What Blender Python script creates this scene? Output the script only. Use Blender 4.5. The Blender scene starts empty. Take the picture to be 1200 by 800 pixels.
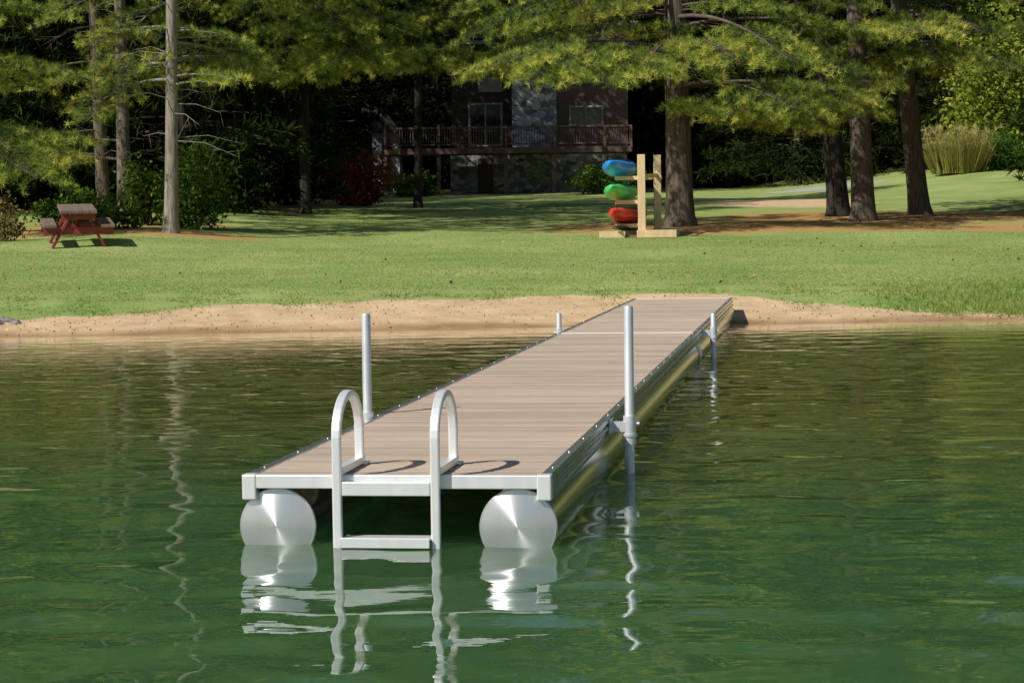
import bpy, bmesh, math, random
import numpy as np
from mathutils import Vector, Matrix
scene = bpy.context.scene
C = scene.collection
random.seed(5)
rng = np.random.default_rng(7)
R = math.radians

# ------------------------------------------------------------------ camera
F = 2600.0
pitch = math.atan((400 - 257) / F); roll = R(0.8)
fw = Vector((0, math.cos(pitch), -math.sin(pitch)))
rt0 = Vector((1, 0, 0)); up0 = rt0.cross(fw)
rt = rt0 * math.cos(roll) - up0 * math.sin(roll)
up = up0 * math.cos(roll) + rt0 * math.sin(roll)
EYE = Vector((0, 0, 1.30))
cd = bpy.data.cameras.new('camera'); cam = bpy.data.objects.new('camera', cd); C.objects.link(cam)
cd.sensor_width = 36; cd.lens = F / 1200 * 36; cd.clip_end = 3000; cd.clip_start = 0.1
cam.matrix_world = Matrix(((rt.x, up.x, -fw.x, EYE.x), (rt.y, up.y, -fw.y, EYE.y), (rt.z, up.z, -fw.z, EYE.z), (0, 0, 0, 1)))
scene.camera = cam

def ray(px, py):
    return fw + rt * ((px - 600) / F) + up * ((400 - py) / F)
def P(px, py, Y):
    d = ray(px, py); return EYE + d * (Y / d.y)
def G(px, py, z):
    d = ray(px, py); return EYE + d * ((z - EYE.z) / d.z)

# ------------------------------------------------------------------ world and sun
S = Vector((-0.70, -0.56, 0.80)).normalized()
w = bpy.data.worlds.new('World'); scene.world = w; w.use_nodes = True
nt = w.node_tree; bg = nt.nodes['Background']
sky = nt.nodes.new('ShaderNodeTexSky'); sky.sky_type = 'NISHITA'; sky.sun_disc = False
sky.sun_elevation = math.asin(S.z); sky.sun_rotation = math.atan2(S.x, S.y)
nt.links.new(sky.outputs[0], bg.inputs[0]); bg.inputs[1].default_value = 0.066
sl = bpy.data.lights.new('sun', 'SUN'); sl.energy = 5.0; sl.angle = R(0.5); sl.color = (1, 0.96, 0.88)
so = bpy.data.objects.new('sun', sl); C.objects.link(so)
so.rotation_mode = 'QUATERNION'; so.rotation_quaternion = S.to_track_quat('Z', 'Y'); so.location = (-20, -10, 30)
scene.view_settings.view_transform = 'Standard'; scene.view_settings.look = 'None'; scene.view_settings.exposure = 0

# ------------------------------------------------------------------ materials
def base_mat(name):
    m = bpy.data.materials.new(name); m.use_nodes = True
    return m, m.node_tree, m.node_tree.nodes['Principled BSDF']
def coords(nt, scale=(1, 1, 1), kind='Object'):
    tc = nt.nodes.new('ShaderNodeTexCoord'); mp = nt.nodes.new('ShaderNodeMapping')
    mp.inputs['Scale'].default_value = scale
    nt.links.new(tc.outputs[kind], mp.inputs[0]); return mp.outputs[0]
def noise(nt, co, scale, detail=4, rough=0.6):
    n = nt.nodes.new('ShaderNodeTexNoise'); n.inputs['Scale'].default_value = scale
    n.inputs['Detail'].default_value = detail; n.inputs['Roughness'].default_value = rough
    nt.links.new(co, n.inputs['Vector']); return n.outputs['Fac']
def ramp(nt, fac, stops):
    r = nt.nodes.new('ShaderNodeValToRGB'); e = r.color_ramp.elements
    while len(e) < len(stops): e.new(0.5)
    for i, (p, c) in enumerate(stops):
        e[i].position = p; e[i].color = (c[0], c[1], c[2], 1)
    nt.links.new(fac, r.inputs[0]); return r.outputs[0]
def mixc(nt, fac, a, b, mode='MIX'):
    m = nt.nodes.new('ShaderNodeMix'); m.data_type = 'RGBA'; m.blend_type = mode
    if isinstance(fac, (int, float)): m.inputs[0].default_value = fac
    else: nt.links.new(fac, m.inputs[0])
    for v, i in ((a, 6), (b, 7)):
        if isinstance(v, tuple): m.inputs[i].default_value = (*v, 1)
        else: nt.links.new(v, m.inputs[i])
    return m.outputs[2]
def math_n(nt, op, a, b=0.0, clamp=False):
    m = nt.nodes.new('ShaderNodeMath'); m.operation = op; m.use_clamp = clamp
    for v, i in ((a, 0), (b, 1)):
        if isinstance(v, (int, float)): m.inputs[i].default_value = v
        else: nt.links.new(v, m.inputs[i])
    return m.outputs[0]
def bump(nt, h, b, strength=0.3, dist=0.02):
    n = nt.nodes.new('ShaderNodeBump'); n.inputs['Strength'].default_value = strength; n.inputs['Distance'].default_value = dist
    nt.links.new(h, n.inputs['Height']); nt.links.new(n.outputs[0], b.inputs['Normal'])
def noisy(name, c1, c2, scale=6, stretch=(1, 1, 1), rough=0.7, metal=0.0, bs=0.2, bd=0.01, detail=5):
    m, nt, b = base_mat(name)
    co = coords(nt, stretch); n = noise(nt, co, scale, detail)
    nt.links.new(ramp(nt, n, [(0.3, c1), (0.7, c2)]), b.inputs['Base Color'])
    b.inputs['Roughness'].default_value = rough; b.inputs['Metallic'].default_value = metal
    if bs: bump(nt, n, b, bs, bd)
    return m
M = {}
M['alu'] = noisy('brushed_aluminium', (0.62, 0.63, 0.64), (0.78, 0.78, 0.78), 30, (1, 1, 0.1), 0.26, 0.92, 0.05, 0.002)
M['alu_white'] = noisy('bright_aluminium', (0.82, 0.83, 0.84), (0.92, 0.92, 0.92), 20, (1, 1, 0.2), 0.34, 0.48, 0.04, 0.002)
M['alu_dull'] = noisy('dull_aluminium', (0.72, 0.73, 0.71), (0.90, 0.91, 0.89), 3, (1, 0.3, 1), 0.17, 0.98, 0.05, 0.002)
M['galv'] = noisy('galvanised_steel', (0.58, 0.60, 0.62), (0.80, 0.82, 0.84), 14, (1, 1, 0.3), 0.42, 0.5, 0.05, 0.002)
M['dark'] = noisy('dark_rubber', (0.012, 0.012, 0.012), (0.03, 0.03, 0.03), 8)
m, nt, b = base_mat('spun_aluminium'); M['cap'] = m
co = coords(nt, (1, 1, 0.35)); n = noise(nt, co, 9, 6)
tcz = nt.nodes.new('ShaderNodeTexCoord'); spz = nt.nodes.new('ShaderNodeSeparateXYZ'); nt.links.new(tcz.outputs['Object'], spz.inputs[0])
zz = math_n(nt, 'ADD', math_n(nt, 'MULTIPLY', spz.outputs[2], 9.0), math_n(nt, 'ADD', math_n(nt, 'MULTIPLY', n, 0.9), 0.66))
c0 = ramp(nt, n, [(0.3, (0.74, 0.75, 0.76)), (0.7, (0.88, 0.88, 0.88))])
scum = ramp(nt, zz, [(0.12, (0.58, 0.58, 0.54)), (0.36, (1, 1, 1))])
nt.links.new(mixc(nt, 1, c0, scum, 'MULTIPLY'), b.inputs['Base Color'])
b.inputs['Metallic'].default_value = 0.82; b.inputs['Roughness'].default_value = 0.34
b.inputs['Anisotropic'].default_value = 0.8; b.inputs['Anisotropic Rotation'].default_value = 0.25
tg = nt.nodes.new('ShaderNodeTangent'); tg.direction_type = 'RADIAL'; tg.axis = 'Y'
nt.links.new(tg.outputs[0], b.inputs['Tangent'])
# composite deck boards
m, nt, b = base_mat('composite_boards'); M['board'] = m
geo = nt.nodes.new('ShaderNodeNewGeometry')
co = coords(nt, (0.8, 22, 1)); n = noise(nt, co, 2.2, 5, 0.7)
c1 = ramp(nt, n, [(0.3, (0.40, 0.315, 0.24)), (0.72, (0.59, 0.472, 0.365))])
tone = ramp(nt, geo.outputs['Random Per Island'], [(0, (0.80, 0.79, 0.78)), (1, (1.06, 1.05, 1.04))])
co2 = coords(nt); n2 = noise(nt, co2, 1.3, 5)
st = ramp(nt, n2, [(0.35, (0.88, 0.88, 0.88)), (0.65, (1, 1, 1))])
nt.links.new(mixc(nt, 1, mixc(nt, 1, c1, tone, 'MULTIPLY'), st, 'MULTIPLY'), b.inputs['Base Color'])
b.inputs['Roughness'].default_value = 0.8; bump(nt, n, b, 0.3, 0.003)

def bark(name, a, b_): return noisy(name, a, b_, 7, (2.2, 2.2, 0.35), 0.95, 0, 0.9, 0.05, 6)
M['bark_grey'] = bark('grey_bark', (0.12, 0.105, 0.082), (0.34, 0.31, 0.25))
M['bark_brown'] = bark('brown_bark', (0.045, 0.034, 0.026), (0.17, 0.13, 0.098))
M['bark_mid'] = bark('grey_brown_bark', (0.07, 0.058, 0.045), (0.22, 0.19, 0.15))
M['bark_shaded'] = bark('shaded_bark', (0.012, 0.010, 0.008), (0.045, 0.037, 0.03))  # woodland shade put into the bark colour
def foliage(name, stops, trans=0.35):
    m, nt, b = base_mat(name); out = nt.nodes['Material Output']; nt.nodes.remove(b)
    at = nt.nodes.new('ShaderNodeAttribute'); at.attribute_name = 'tone'
    c = ramp(nt, at.outputs['Fac'], stops)
    d = nt.nodes.new('ShaderNodeBsdfDiffuse'); t = nt.nodes.new('ShaderNodeBsdfTranslucent'); mx = nt.nodes.new('ShaderNodeMixShader')
    mx.inputs[0].default_value = trans
    nt.links.new(c, d.inputs[0]); nt.links.new(c, t.inputs[0])
    nt.links.new(d.outputs[0], mx.inputs[1]); nt.links.new(t.outputs[0], mx.inputs[2]); nt.links.new(mx.outputs[0], out.inputs[0])
    return m
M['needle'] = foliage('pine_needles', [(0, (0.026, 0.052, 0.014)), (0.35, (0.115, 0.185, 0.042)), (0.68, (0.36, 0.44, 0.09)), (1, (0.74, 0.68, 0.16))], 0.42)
M['needle_shaded'] = foliage('shaded_needles', [(0, (0.010, 0.018, 0.006)), (0.6, (0.026, 0.039, 0.010)), (1, (0.05, 0.070, 0.016))], 0.2)  # deep wood shade put into the colour of the background needles
M['leaf'] = foliage('green_leaves', [(0, (0.025, 0.06, 0.014)), (0.5, (0.09, 0.17, 0.03)), (1, (0.22, 0.28, 0.05))])
M['leaf_yellow'] = foliage('yellow_green_leaves', [(0, (0.07, 0.11, 0.02)), (0.5, (0.20, 0.26, 0.04)), (1, (0.38, 0.36, 0.06))])
M['leaf_dry'] = foliage('dry_brown_leaves', [(0, (0.06, 0.05, 0.02)), (0.5, (0.20, 0.16, 0.06)), (1, (0.36, 0.26, 0.10))])
M['leaf_red'] = foliage('red_leaves', [(0, (0.10, 0.03, 0.025)), (0.5, (0.36, 0.09, 0.06)), (1, (0.52, 0.19, 0.09))])
M['plume'] = foliage('grass_plumes', [(0, (0.12, 0.14, 0.03)), (0.6, (0.32, 0.30, 0.08)), (1, (0.50, 0.40, 0.18))])
M['grass'] = foliage('lawn_grass', [(0, (0.16, 0.24, 0.055)), (0.5, (0.29, 0.375, 0.10)), (0.85, (0.41, 0.45, 0.15)), (1, (0.50, 0.47, 0.20))], 0.4)
M['fallen'] = foliage('fallen_leaves', [(0, (0.20, 0.11, 0.04)), (0.5, (0.38, 0.22, 0.07)), (1, (0.55, 0.42, 0.20))], 0.1)
M['pebble'] = foliage('beach_debris', [(0, (0.14, 0.10, 0.06)), (0.6, (0.34, 0.25, 0.15)), (1, (0.58, 0.48, 0.34))], 0.0)
M['wood'] = noisy('new_timber', (0.58, 0.41, 0.22), (0.72, 0.54, 0.33), 4, (3, 3, 0.5), 0.75)
M['old_wood'] = noisy('weathered_brown_wood', (0.11, 0.075, 0.057), (0.22, 0.16, 0.12), 5, (4, 0.5, 1), 0.8)
M['red_paint'] = noisy('barn_red_paint', (0.18, 0.022, 0.022), (0.27, 0.043, 0.036), 6, (1, 1, 1), 0.6)
M['rock'] = noisy('grey_rock', (0.10, 0.095, 0.085), (0.30, 0.28, 0.25), 5, (1, 1, 1), 0.9, 0, 0.7, 0.05)
def plastic(name, c):
    c2 = tuple(min(1, v * 1.15) for v in c)
    return noisy(name, c, c2, 3, (1, 1, 1), 0.32, 0, 0.04, 0.004)
M['blue'] = plastic('blue_plastic', (0.02, 0.27, 0.80)); M['green'] = plastic('green_plastic', (0.08, 0.55, 0.16)); M['red'] = plastic('red_plastic', (0.72, 0.04, 0.03)); M['brownk'] = plastic('dark_plastic', (0.05, 0.035, 0.025))
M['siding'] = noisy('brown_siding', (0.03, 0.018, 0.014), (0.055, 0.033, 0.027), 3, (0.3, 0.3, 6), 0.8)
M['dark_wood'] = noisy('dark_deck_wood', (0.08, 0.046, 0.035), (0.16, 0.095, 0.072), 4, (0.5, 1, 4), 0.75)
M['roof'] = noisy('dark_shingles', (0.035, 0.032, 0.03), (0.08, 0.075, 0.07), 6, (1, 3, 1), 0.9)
M['white'] = noisy('white_trim', (0.22, 0.22, 0.215), (0.30, 0.30, 0.295), 5)
M['pale'] = noisy('pale_grey_siding', (0.40, 0.41, 0.42), (0.52, 0.53, 0.54), 3, (0.3, 0.3, 6), 0.8)
m, nt, b = base_mat('window_glass'); M['glass'] = m
n = noise(nt, coords(nt), 2, 2); nt.links.new(ramp(nt, n, [(0.3, (0.01, 0.012, 0.013)), (0.7, (0.03, 0.035, 0.035))]), b.inputs['Base Color']); b.inputs['Roughness'].default_value = 0.05
m, nt, b = base_mat('field_stone'); M['stone'] = m
co = coords(nt, (1, 1, 1.5)); v = nt.nodes.new('ShaderNodeTexVoronoi'); v.inputs['Scale'].default_value = 2.6; nt.links.new(co, v.inputs['Vector'])
ve = nt.nodes.new('ShaderNodeTexVoronoi'); ve.feature = 'DISTANCE_TO_EDGE'; ve.inputs['Scale'].default_value = 2.6; nt.links.new(co, ve.inputs['Vector'])
bw = nt.nodes.new('ShaderNodeRGBToBW'); nt.links.new(v.outputs['Color'], bw.inputs[0])
cc = ramp(nt, bw.outputs[0], [(0.2, (0.16, 0.16, 0.17)), (0.5, (0.36, 0.36, 0.38)), (0.8, (0.58, 0.58, 0.57))])
edge_ = ramp(nt, ve.outputs['Distance'], [(0.0, (0.45, 0.45, 0.45)), (0.08, (1, 1, 1))])
nt.links.new(mixc(nt, 1, cc, edge_, 'MULTIPLY'), b.inputs['Base Color']); b.inputs['Roughness'].default_value = 0.9
bump(nt, ve.outputs['Distance'], b, 0.6, 0.1)
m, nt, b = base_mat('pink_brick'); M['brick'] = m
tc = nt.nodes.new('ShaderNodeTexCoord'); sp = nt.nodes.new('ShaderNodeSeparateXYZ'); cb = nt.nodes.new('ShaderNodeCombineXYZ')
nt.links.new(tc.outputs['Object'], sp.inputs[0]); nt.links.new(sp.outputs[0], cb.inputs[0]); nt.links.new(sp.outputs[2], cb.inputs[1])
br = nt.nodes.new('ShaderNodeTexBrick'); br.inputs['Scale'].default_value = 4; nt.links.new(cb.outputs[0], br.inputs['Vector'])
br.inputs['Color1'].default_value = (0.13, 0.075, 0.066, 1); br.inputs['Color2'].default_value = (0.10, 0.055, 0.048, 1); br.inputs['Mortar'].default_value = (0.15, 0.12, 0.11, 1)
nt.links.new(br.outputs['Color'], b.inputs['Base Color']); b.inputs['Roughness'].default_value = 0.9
# ground
m, nt, b = base_mat('ground_cover'); M['ground'] = m
co = coords(nt); at = nt.nodes.new('ShaderNodeAttribute'); at.attribute_name = 'mask'
sep = nt.nodes.new('ShaderNodeSeparateColor'); nt.links.new(at.outputs['Color'], sep.inputs[0])
nb = noise(nt, co, 0.45, 5); nm = noise(nt, co, 3.0, 5); nf = noise(nt, co, 30, 5, 0.75)
g1 = ramp(nt, nb, [(0.3, (0.20, 0.29, 0.072)), (0.7, (0.37, 0.415, 0.15))])
g2 = ramp(nt, nf, [(0.3, (0.78, 0.80, 0.78)), (0.7, (1.06, 1.06, 1.05))])
lawn = mixc(nt, 1, g1, g2, 'MULTIPLY')
s1 = ramp(nt, nm, [(0.28, (0.47, 0.325, 0.185)), (0.7, (0.68, 0.50, 0.305))])
s2 = ramp(nt, nf, [(0.28, (0.78, 0.76, 0.73)), (0.6, (1.03, 1.03, 1.03))])
sand = mixc(nt, 1, s1, s2, 'MULTIPLY')
wetf = ramp(nt, sep.outputs[2], [(0, (1, 1, 1)), (1, (0.56, 0.50, 0.42))])
sand = mixc(nt, 1, sand, wetf, 'MULTIPLY')
l1 = ramp(nt, nf, [(0.3, (0.24, 0.13, 0.045)), (0.7, (0.58, 0.36, 0.14))])
fl = math_n(nt, 'ADD', sep.outputs[1], math_n(nt, 'MULTIPLY', math_n(nt, 'SUBTRACT', nm, 0.5), 1.1))
flr = ramp(nt, fl, [(0.35, (0, 0, 0)), (0.65, (1, 1, 1))])
fs = math_n(nt, 'ADD', sep.outputs[0], math_n(nt, 'MULTIPLY', math_n(nt, 'SUBTRACT', nm, 0.5), 0.9))
fsr = ramp(nt, fs, [(0.40, (0, 0, 0)), (0.60, (1, 1, 1))])
grav = ramp(nt, nf, [(0.3, (0.26, 0.255, 0.25)), (0.7, (0.46, 0.45, 0.43))])
fg = ramp(nt, math_n(nt, 'ADD', at.outputs['Alpha'], math_n(nt, 'MULTIPLY', math_n(nt, 'SUBTRACT', nb, 0.5), 1.6)), [(0.45, (0, 0, 0)), (0.6, (1, 1, 1))])
wood_shade = math_n(nt, 'SUBTRACT', sep.outputs[1], 1.0, True)      # shade deep in the wood, painted as near-black ground
litc = mixc(nt, wood_shade, l1, (0.020, 0.019, 0.011))
nt.links.new(mixc(nt, fsr, mixc(nt, fg, mixc(nt, flr, lawn, litc), grav), sand), b.inputs['Base Color'])
b.inputs['Roughness'].default_value = 0.95; b.inputs['Specular IOR Level'].default_value = 0.2
bump(nt, nf, b, 0.35, 0.03)
# water
m, nt, b = base_mat('lake_water'); M['water'] = m
co = coords(nt); n = noise(nt, co, 0.25, 3)
deep = ramp(nt, n, [(0.3, (0.034, 0.088, 0.032)), (0.7, (0.046, 0.112, 0.040))])
at = nt.nodes.new('ShaderNodeAttribute'); at.attribute_name = 'shallow_reflection'; at2 = nt.nodes.new('ShaderNodeAttribute'); at2.attribute_name = 'tree_reflection'
midc = mixc(nt, at2.outputs['Fac'], deep, (0.092, 0.100, 0.028))  # olive tree reflections put into the base colour farther out
nt.links.new(mixc(nt, at.outputs['Fac'], midc, (0.64, 0.47, 0.25)), b.inputs['Base Color'])  # tan mixes the seen bottom with the sand's reflection, painted in
b.subsurface_method = 'BURLEY'; b.inputs['Subsurface Weight'].default_value = 0.8
b.inputs['Subsurface Radius'].default_value = (0.35, 0.6, 0.45); b.inputs['Subsurface Scale'].default_value = 3.0
b.inputs['Roughness'].default_value = 0.01; b.inputs['IOR'].default_value = 1.333
n2 = noise(nt, coords(nt, (1, 1.8, 1)), 6, 2); bump(nt, n2, b, 0.04, 0.02)

# ------------------------------------------------------------------ mesh helpers
class MB:
    def __init__(s): s.v = []; s.f = []; s.sm = []
    def face(s, idx, smooth=False): s.f.append(idx); s.sm.append(smooth)
    def box(s, x0, x1, y0, y1, z0, z1):
        i = len(s.v); s.v += [(x0, y0, z0), (x1, y0, z0), (x1, y1, z0), (x0, y1, z0), (x0, y0, z1), (x1, y0, z1), (x1, y1, z1), (x0, y1, z1)]
        for f in ((0, 3, 2, 1), (4, 5, 6, 7), (0, 1, 5, 4), (1, 2, 6, 5), (2, 3, 7, 6), (3, 0, 4, 7)): s.face([i + k for k in f])
        return s
    def bar(s, p, q, wd, hg, upv=(0, 0, 1)):
        p = Vector(p); q = Vector(q); d = (q - p).normalized(); u = Vector(upv)
        a = d.cross(u).normalized(); u = a.cross(d).normalized(); i = len(s.v)
        for e in (p, q):
            for sa, su in ((-1, -1), (1, -1), (1, 1), (-1, 1)): s.v.append(tuple(e + a * (sa * wd / 2) + u * (su * hg / 2)))
        for f in ((0, 1, 2, 3), (7, 6, 5, 4), (0, 4, 5, 1), (1, 5, 6, 2), (2, 6, 7, 3), (3, 7, 4, 0)): s.face([i + k for k in f])
        return s
    def tube(s, pts, rads, n=8, cap=True, closed=False):
        pts = [Vector(p) for p in pts]; m_ = len(pts)
        if not hasattr(rads, '__len__'): rads = [rads] * m_
        i0 = len(s.v); ref = None; rings = []
        for k, p in enumerate(pts):
            if closed: d = (pts[(k + 1) % m_] - pts[k - 1]).normalized()
            else: d = (pts[min(k + 1, m_ - 1)] - pts[max(k - 1, 0)]).normalized()
            if ref is None:
                ref = Vector((1, 0, 0)) if abs(d.x) < 0.9 else Vector((0, 1, 0))
            a = (ref - d * ref.dot(d)).normalized(); ref = a; c = d.cross(a)
            ring = []
            for j in range(n):
                t = 2 * math.pi * j / n; ring.append(p + (a * math.cos(t) + c * math.sin(t)) * rads[k])
            rings.append(ring)
            s.v += [tuple(q) for q in ring]
        last = m_ if closed else m_ - 1
        for k in range(last):
            k2 = (k + 1) % m_
            for j in range(n):
                j2 = (j + 1) % n
                s.face([i0 + k * n + j, i0 + k * n + j2, i0 + k2 * n + j2, i0 + k2 * n + j], True)
        if cap and not closed:
            for ring, rev in ((rings[0], True), (rings[-1], False)):
                i = len(s.v); s.v += [tuple(q) for q in ring]
                ids = list(range(i, i + n)); s.face(ids[::-1] if rev else ids)
        return s
    def prism(s, poly, y0, y1):
        i = len(s.v); n = len(poly)
        s.v += [(x, y0, z) for x, z in poly] + [(x, y1, z) for x, z in poly]
        s.face(list(range(i, i + n))); s.face(list(range(i + 2 * n - 1, i + n - 1, -1)))
        for j in range(n): s.face([i + j, i + n + j, i + n + (j + 1) % n, i + (j + 1) % n])
        return s
    def build(s, name, mat, parent=None, off=None, bevel=0):
        me = bpy.data.meshes.new(name)
        v = s.v if off is None else [(a - off[0], b_ - off[1], c - off[2]) for a, b_, c in s.v]
        me.from_pydata(v, [], s.f); me.polygons.foreach_set('use_smooth', s.sm); me.update()
        me.materials.append(mat)
        bm = bmesh.new(); bm.from_mesh(me); bmesh.ops.recalc_face_normals(bm, faces=bm.faces); bm.to_mesh(me); bm.free()
        o = bpy.data.objects.new(name, me); C.objects.link(o)
        if parent: o.parent = parent
        if bevel:
            md = o.modifiers.new('bevel', 'BEVEL'); md.width = bevel; md.segments = 2; md.limit_method = 'ANGLE'
        return o
def tag(o, label=None, cat=None, group=None, kind=None):
    if label: o['label'] = label
    if cat: o['category'] = cat
    if group: o['group'] = group
    if kind: o['kind'] = kind
    return o
def empty(name, loc, rz=0, label=None, cat=None, group=None):
    o = bpy.data.objects.new(name, None); C.objects.link(o); o.location = loc; o.rotation_euler = (0, 0, rz); o.empty_display_size = 0.2
    return tag(o, label, cat, group)
def mesh_np(name, V, k, mat, tone=None, parent=None, smooth=False):
    V = np.ascontiguousarray(V.reshape(-1, 3), dtype=np.float32); n = len(V)
    me = bpy.data.meshes.new(name); me.vertices.add(n); me.vertices.foreach_set('co', V.ravel())
    me.loops.add(n); me.loops.foreach_set('vertex_index', np.arange(n, dtype=np.int32))
    me.polygons.add(n // k); me.polygons.foreach_set('loop_start', np.arange(0, n, k, dtype=np.int32))
    me.update(calc_edges=True)
    if tone is not None:
        a = me.attributes.new('tone', 'FLOAT', 'POINT'); a.data.foreach_set('value', np.ascontiguousarray(np.repeat(tone, n // len(tone)), dtype=np.float32))
    me.materials.append(mat)
    o = bpy.data.objects.new(name, me); C.objects.link(o)
    if parent: o.parent = parent
    return o
def unit(a): return a / (np.linalg.norm(a, axis=-1, keepdims=True) + 1e-9)
def tufts(Pp, D, size, blades, width):
    N = len(Pp)
    d = unit(D[:, None, :] * 0.75 + rng.normal(size=(N, blades, 3)) * 0.62)
    side = unit(np.cross(d, rng.normal(size=(N, blades, 3))))
    L = size * rng.uniform(0.65, 1.15, (N, blades, 1))
    b0 = Pp[:, None, :] + side * width / 2; b1 = Pp[:, None, :] - side * width / 2; tip = Pp[:, None, :] + d * L
    return np.stack([b0, b1, tip], 2)
def leaves(Pp, size, asp=0.6):
    N = len(Pp); t = unit(rng.normal(size=(N, 3))); nn = unit(rng.normal(size=(N, 3)) + np.array([0, 0, 0.5])); bt = unit(np.cross(nn, t)); t = np.cross(bt, nn)
    s_ = size * rng.uniform(0.6, 1.3, (N, 1))
    return np.stack([Pp - t * s_ / 2, Pp + bt * s_ * asp / 2, Pp + t * s_ / 2, Pp - bt * s_ * asp / 2], 1)
def smooth(a, b_, x):
    t = np.clip((x - a) / (b_ - a), 0, 1); return t * t * (3 - 2 * t)

# ------------------------------------------------------------------ terrain
PICX, PICY = P(90, 255, 45.3).x, 45.3
def shore(x):
    xc = np.clip(x, -15, 15); return 26.5 + 0.045 * xc + 0.16 * np.sin(0.55 * x + 1) + 0.07 * np.sin(1.7 * x)
PS = [-400, -30, -6, -2, 0, 0.5, 1.2, 2.6, 5, 20, 26, 34, 50, 85, 130, 180, 260, 500, 1200]
PZ = [-6, -3, -0.9, -0.25, 0, 0.06, 0.13, 0.285, 0.38, 0.74, 0.90, 1.18, 1.75, 2.6, 4.5, 10, 24, 45, 60]
def terr(x, y):
    x = np.asarray(x, float); y = np.asarray(y, float); s = y - shore(x)
    z = np.interp(s, PS, PZ)
    z = z + 0.22 * smooth(-5, -9, x) * smooth(6, 20, s) + 0.03 * np.sin(0.7 * x + .4 * y) * smooth(2, 10, s)
    z = z + 0.9 * smooth(10, 22, x) * smooth(35, 70, s)
    z = z + 0.075 * (y - PICY) * np.exp(-((x - PICX) / 1.9) ** 2 - ((y - PICY) / 1.9) ** 2)
    return z
def edge(x): return np.interp(x, [-9, -6.5, -4, -1, 2.8, 3.8, 4.8, 6, 9], [0.8, 1.15, 2.1, 2.55, 2.5, 1.75, 0.95, 0.45, 0.35])
def gp(px, Y):
    x = P(px, 255, Y).x; return Vector((x, Y, float(terr(x, Y))))

litter_spots = []
for px_, Y_, r_ in ((860, 54, 1.9), (930, 54.5, 2.5), (1000, 54, 2.5), (1080, 55, 2.7), (1160, 54.5, 2.6)):
    q_ = gp(px_, Y_); litter_spots.append((q_.x, q_.y, r_))
def grid_obj(name, X, Y, Z, mat):
    ny, nx = X.shape
    V = np.stack([X, Y, Z], -1).reshape(-1, 3); idx = np.arange(nx * ny).reshape(ny, nx)
    Fq = np.stack([idx[:-1, :-1], idx[:-1, 1:], idx[1:, 1:], idx[1:, :-1]], -1).reshape(-1, 4)
    me = bpy.data.meshes.new(name); me.from_pydata(V, [], Fq.tolist()); me.polygons.foreach_set('use_smooth', [True] * len(Fq)); me.update()
    me.materials.append(mat); o = bpy.data.objects.new(name, me); C.objects.link(o); return o
def build_ground():
    xs = np.concatenate([np.linspace(-900, -60, 18), np.arange(-55, -14, 1.4), np.arange(-14, 14, 0.16), np.arange(14, 56, 1.0), np.linspace(60, 900, 18)])
    ys = np.concatenate([np.linspace(-40, 20, 10), np.arange(22, 32.5, 0.1), np.arange(32.5, 60, 0.3), np.arange(60, 140, 1.0), np.linspace(145, 1200, 30)])
    X, Y = np.meshgrid(xs, ys); Z = terr(X, Y); s = Y - shore(X)
    near = smooth(0.3, 0.9, s) * (1 - smooth(3.2, 5, s))
    Z = Z + near * 0.012 * (np.sin(3.1 * X + 2 * Y) * np.sin(2.3 * Y - 1.7 * X) + 0.7 * np.sin(9 * X - 6 * Y + 1) * np.sin(8 * Y + 4))
    e = edge(X) + 0.15 * np.sin(2.2 * X) * np.sin(0.9 * X + 2)
    sand = 1 - smooth(e - 0.4, e + 0.4, s)
    sand = np.maximum(sand, 0.85 * np.exp(-((X - 9.4) / 3.8) ** 2 - ((Y - 77) / 6.5) ** 2))
    lit = np.zeros_like(X)
    for (lx, ly, r) in litter_spots: lit = np.maximum(lit, 1.0 * np.exp(-((X - lx) ** 2 + (Y - ly) ** 2) / r ** 2))
    lit = np.maximum(lit, smooth(66, 74, Y) * smooth(-4, -9, X)); lit = np.maximum(lit, 2.0 * smooth(114, 122, Y)); lit = np.maximum(lit, 2.0 * smooth(70, 78, Y) * smooth(-9, -12, X))  # doubled values paint the wood's shade onto the ground
    wet = (1 - smooth(0.05, 0.6, s + 0.14 * np.sin(2.1 * X)))
    gv = 0.75 * smooth(10, 12, X) * (1 - smooth(15.5, 18, X)) * smooth(95.5, 97.5, Y + 0.5 * np.sin(X)) * (1 - smooth(101, 104, Y))
    o = grid_obj('ground', X, Y, Z, M['ground'])
    a = o.data.attributes.new('mask', 'FLOAT_COLOR', 'POINT')
    col = np.stack([sand, lit, wet, gv], -1).reshape(-1).astype(np.float32); a.data.foreach_set('color', col)
    tag(o, 'lawn and tan sandy beach along the lake shore', 'ground', kind='structure')
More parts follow.
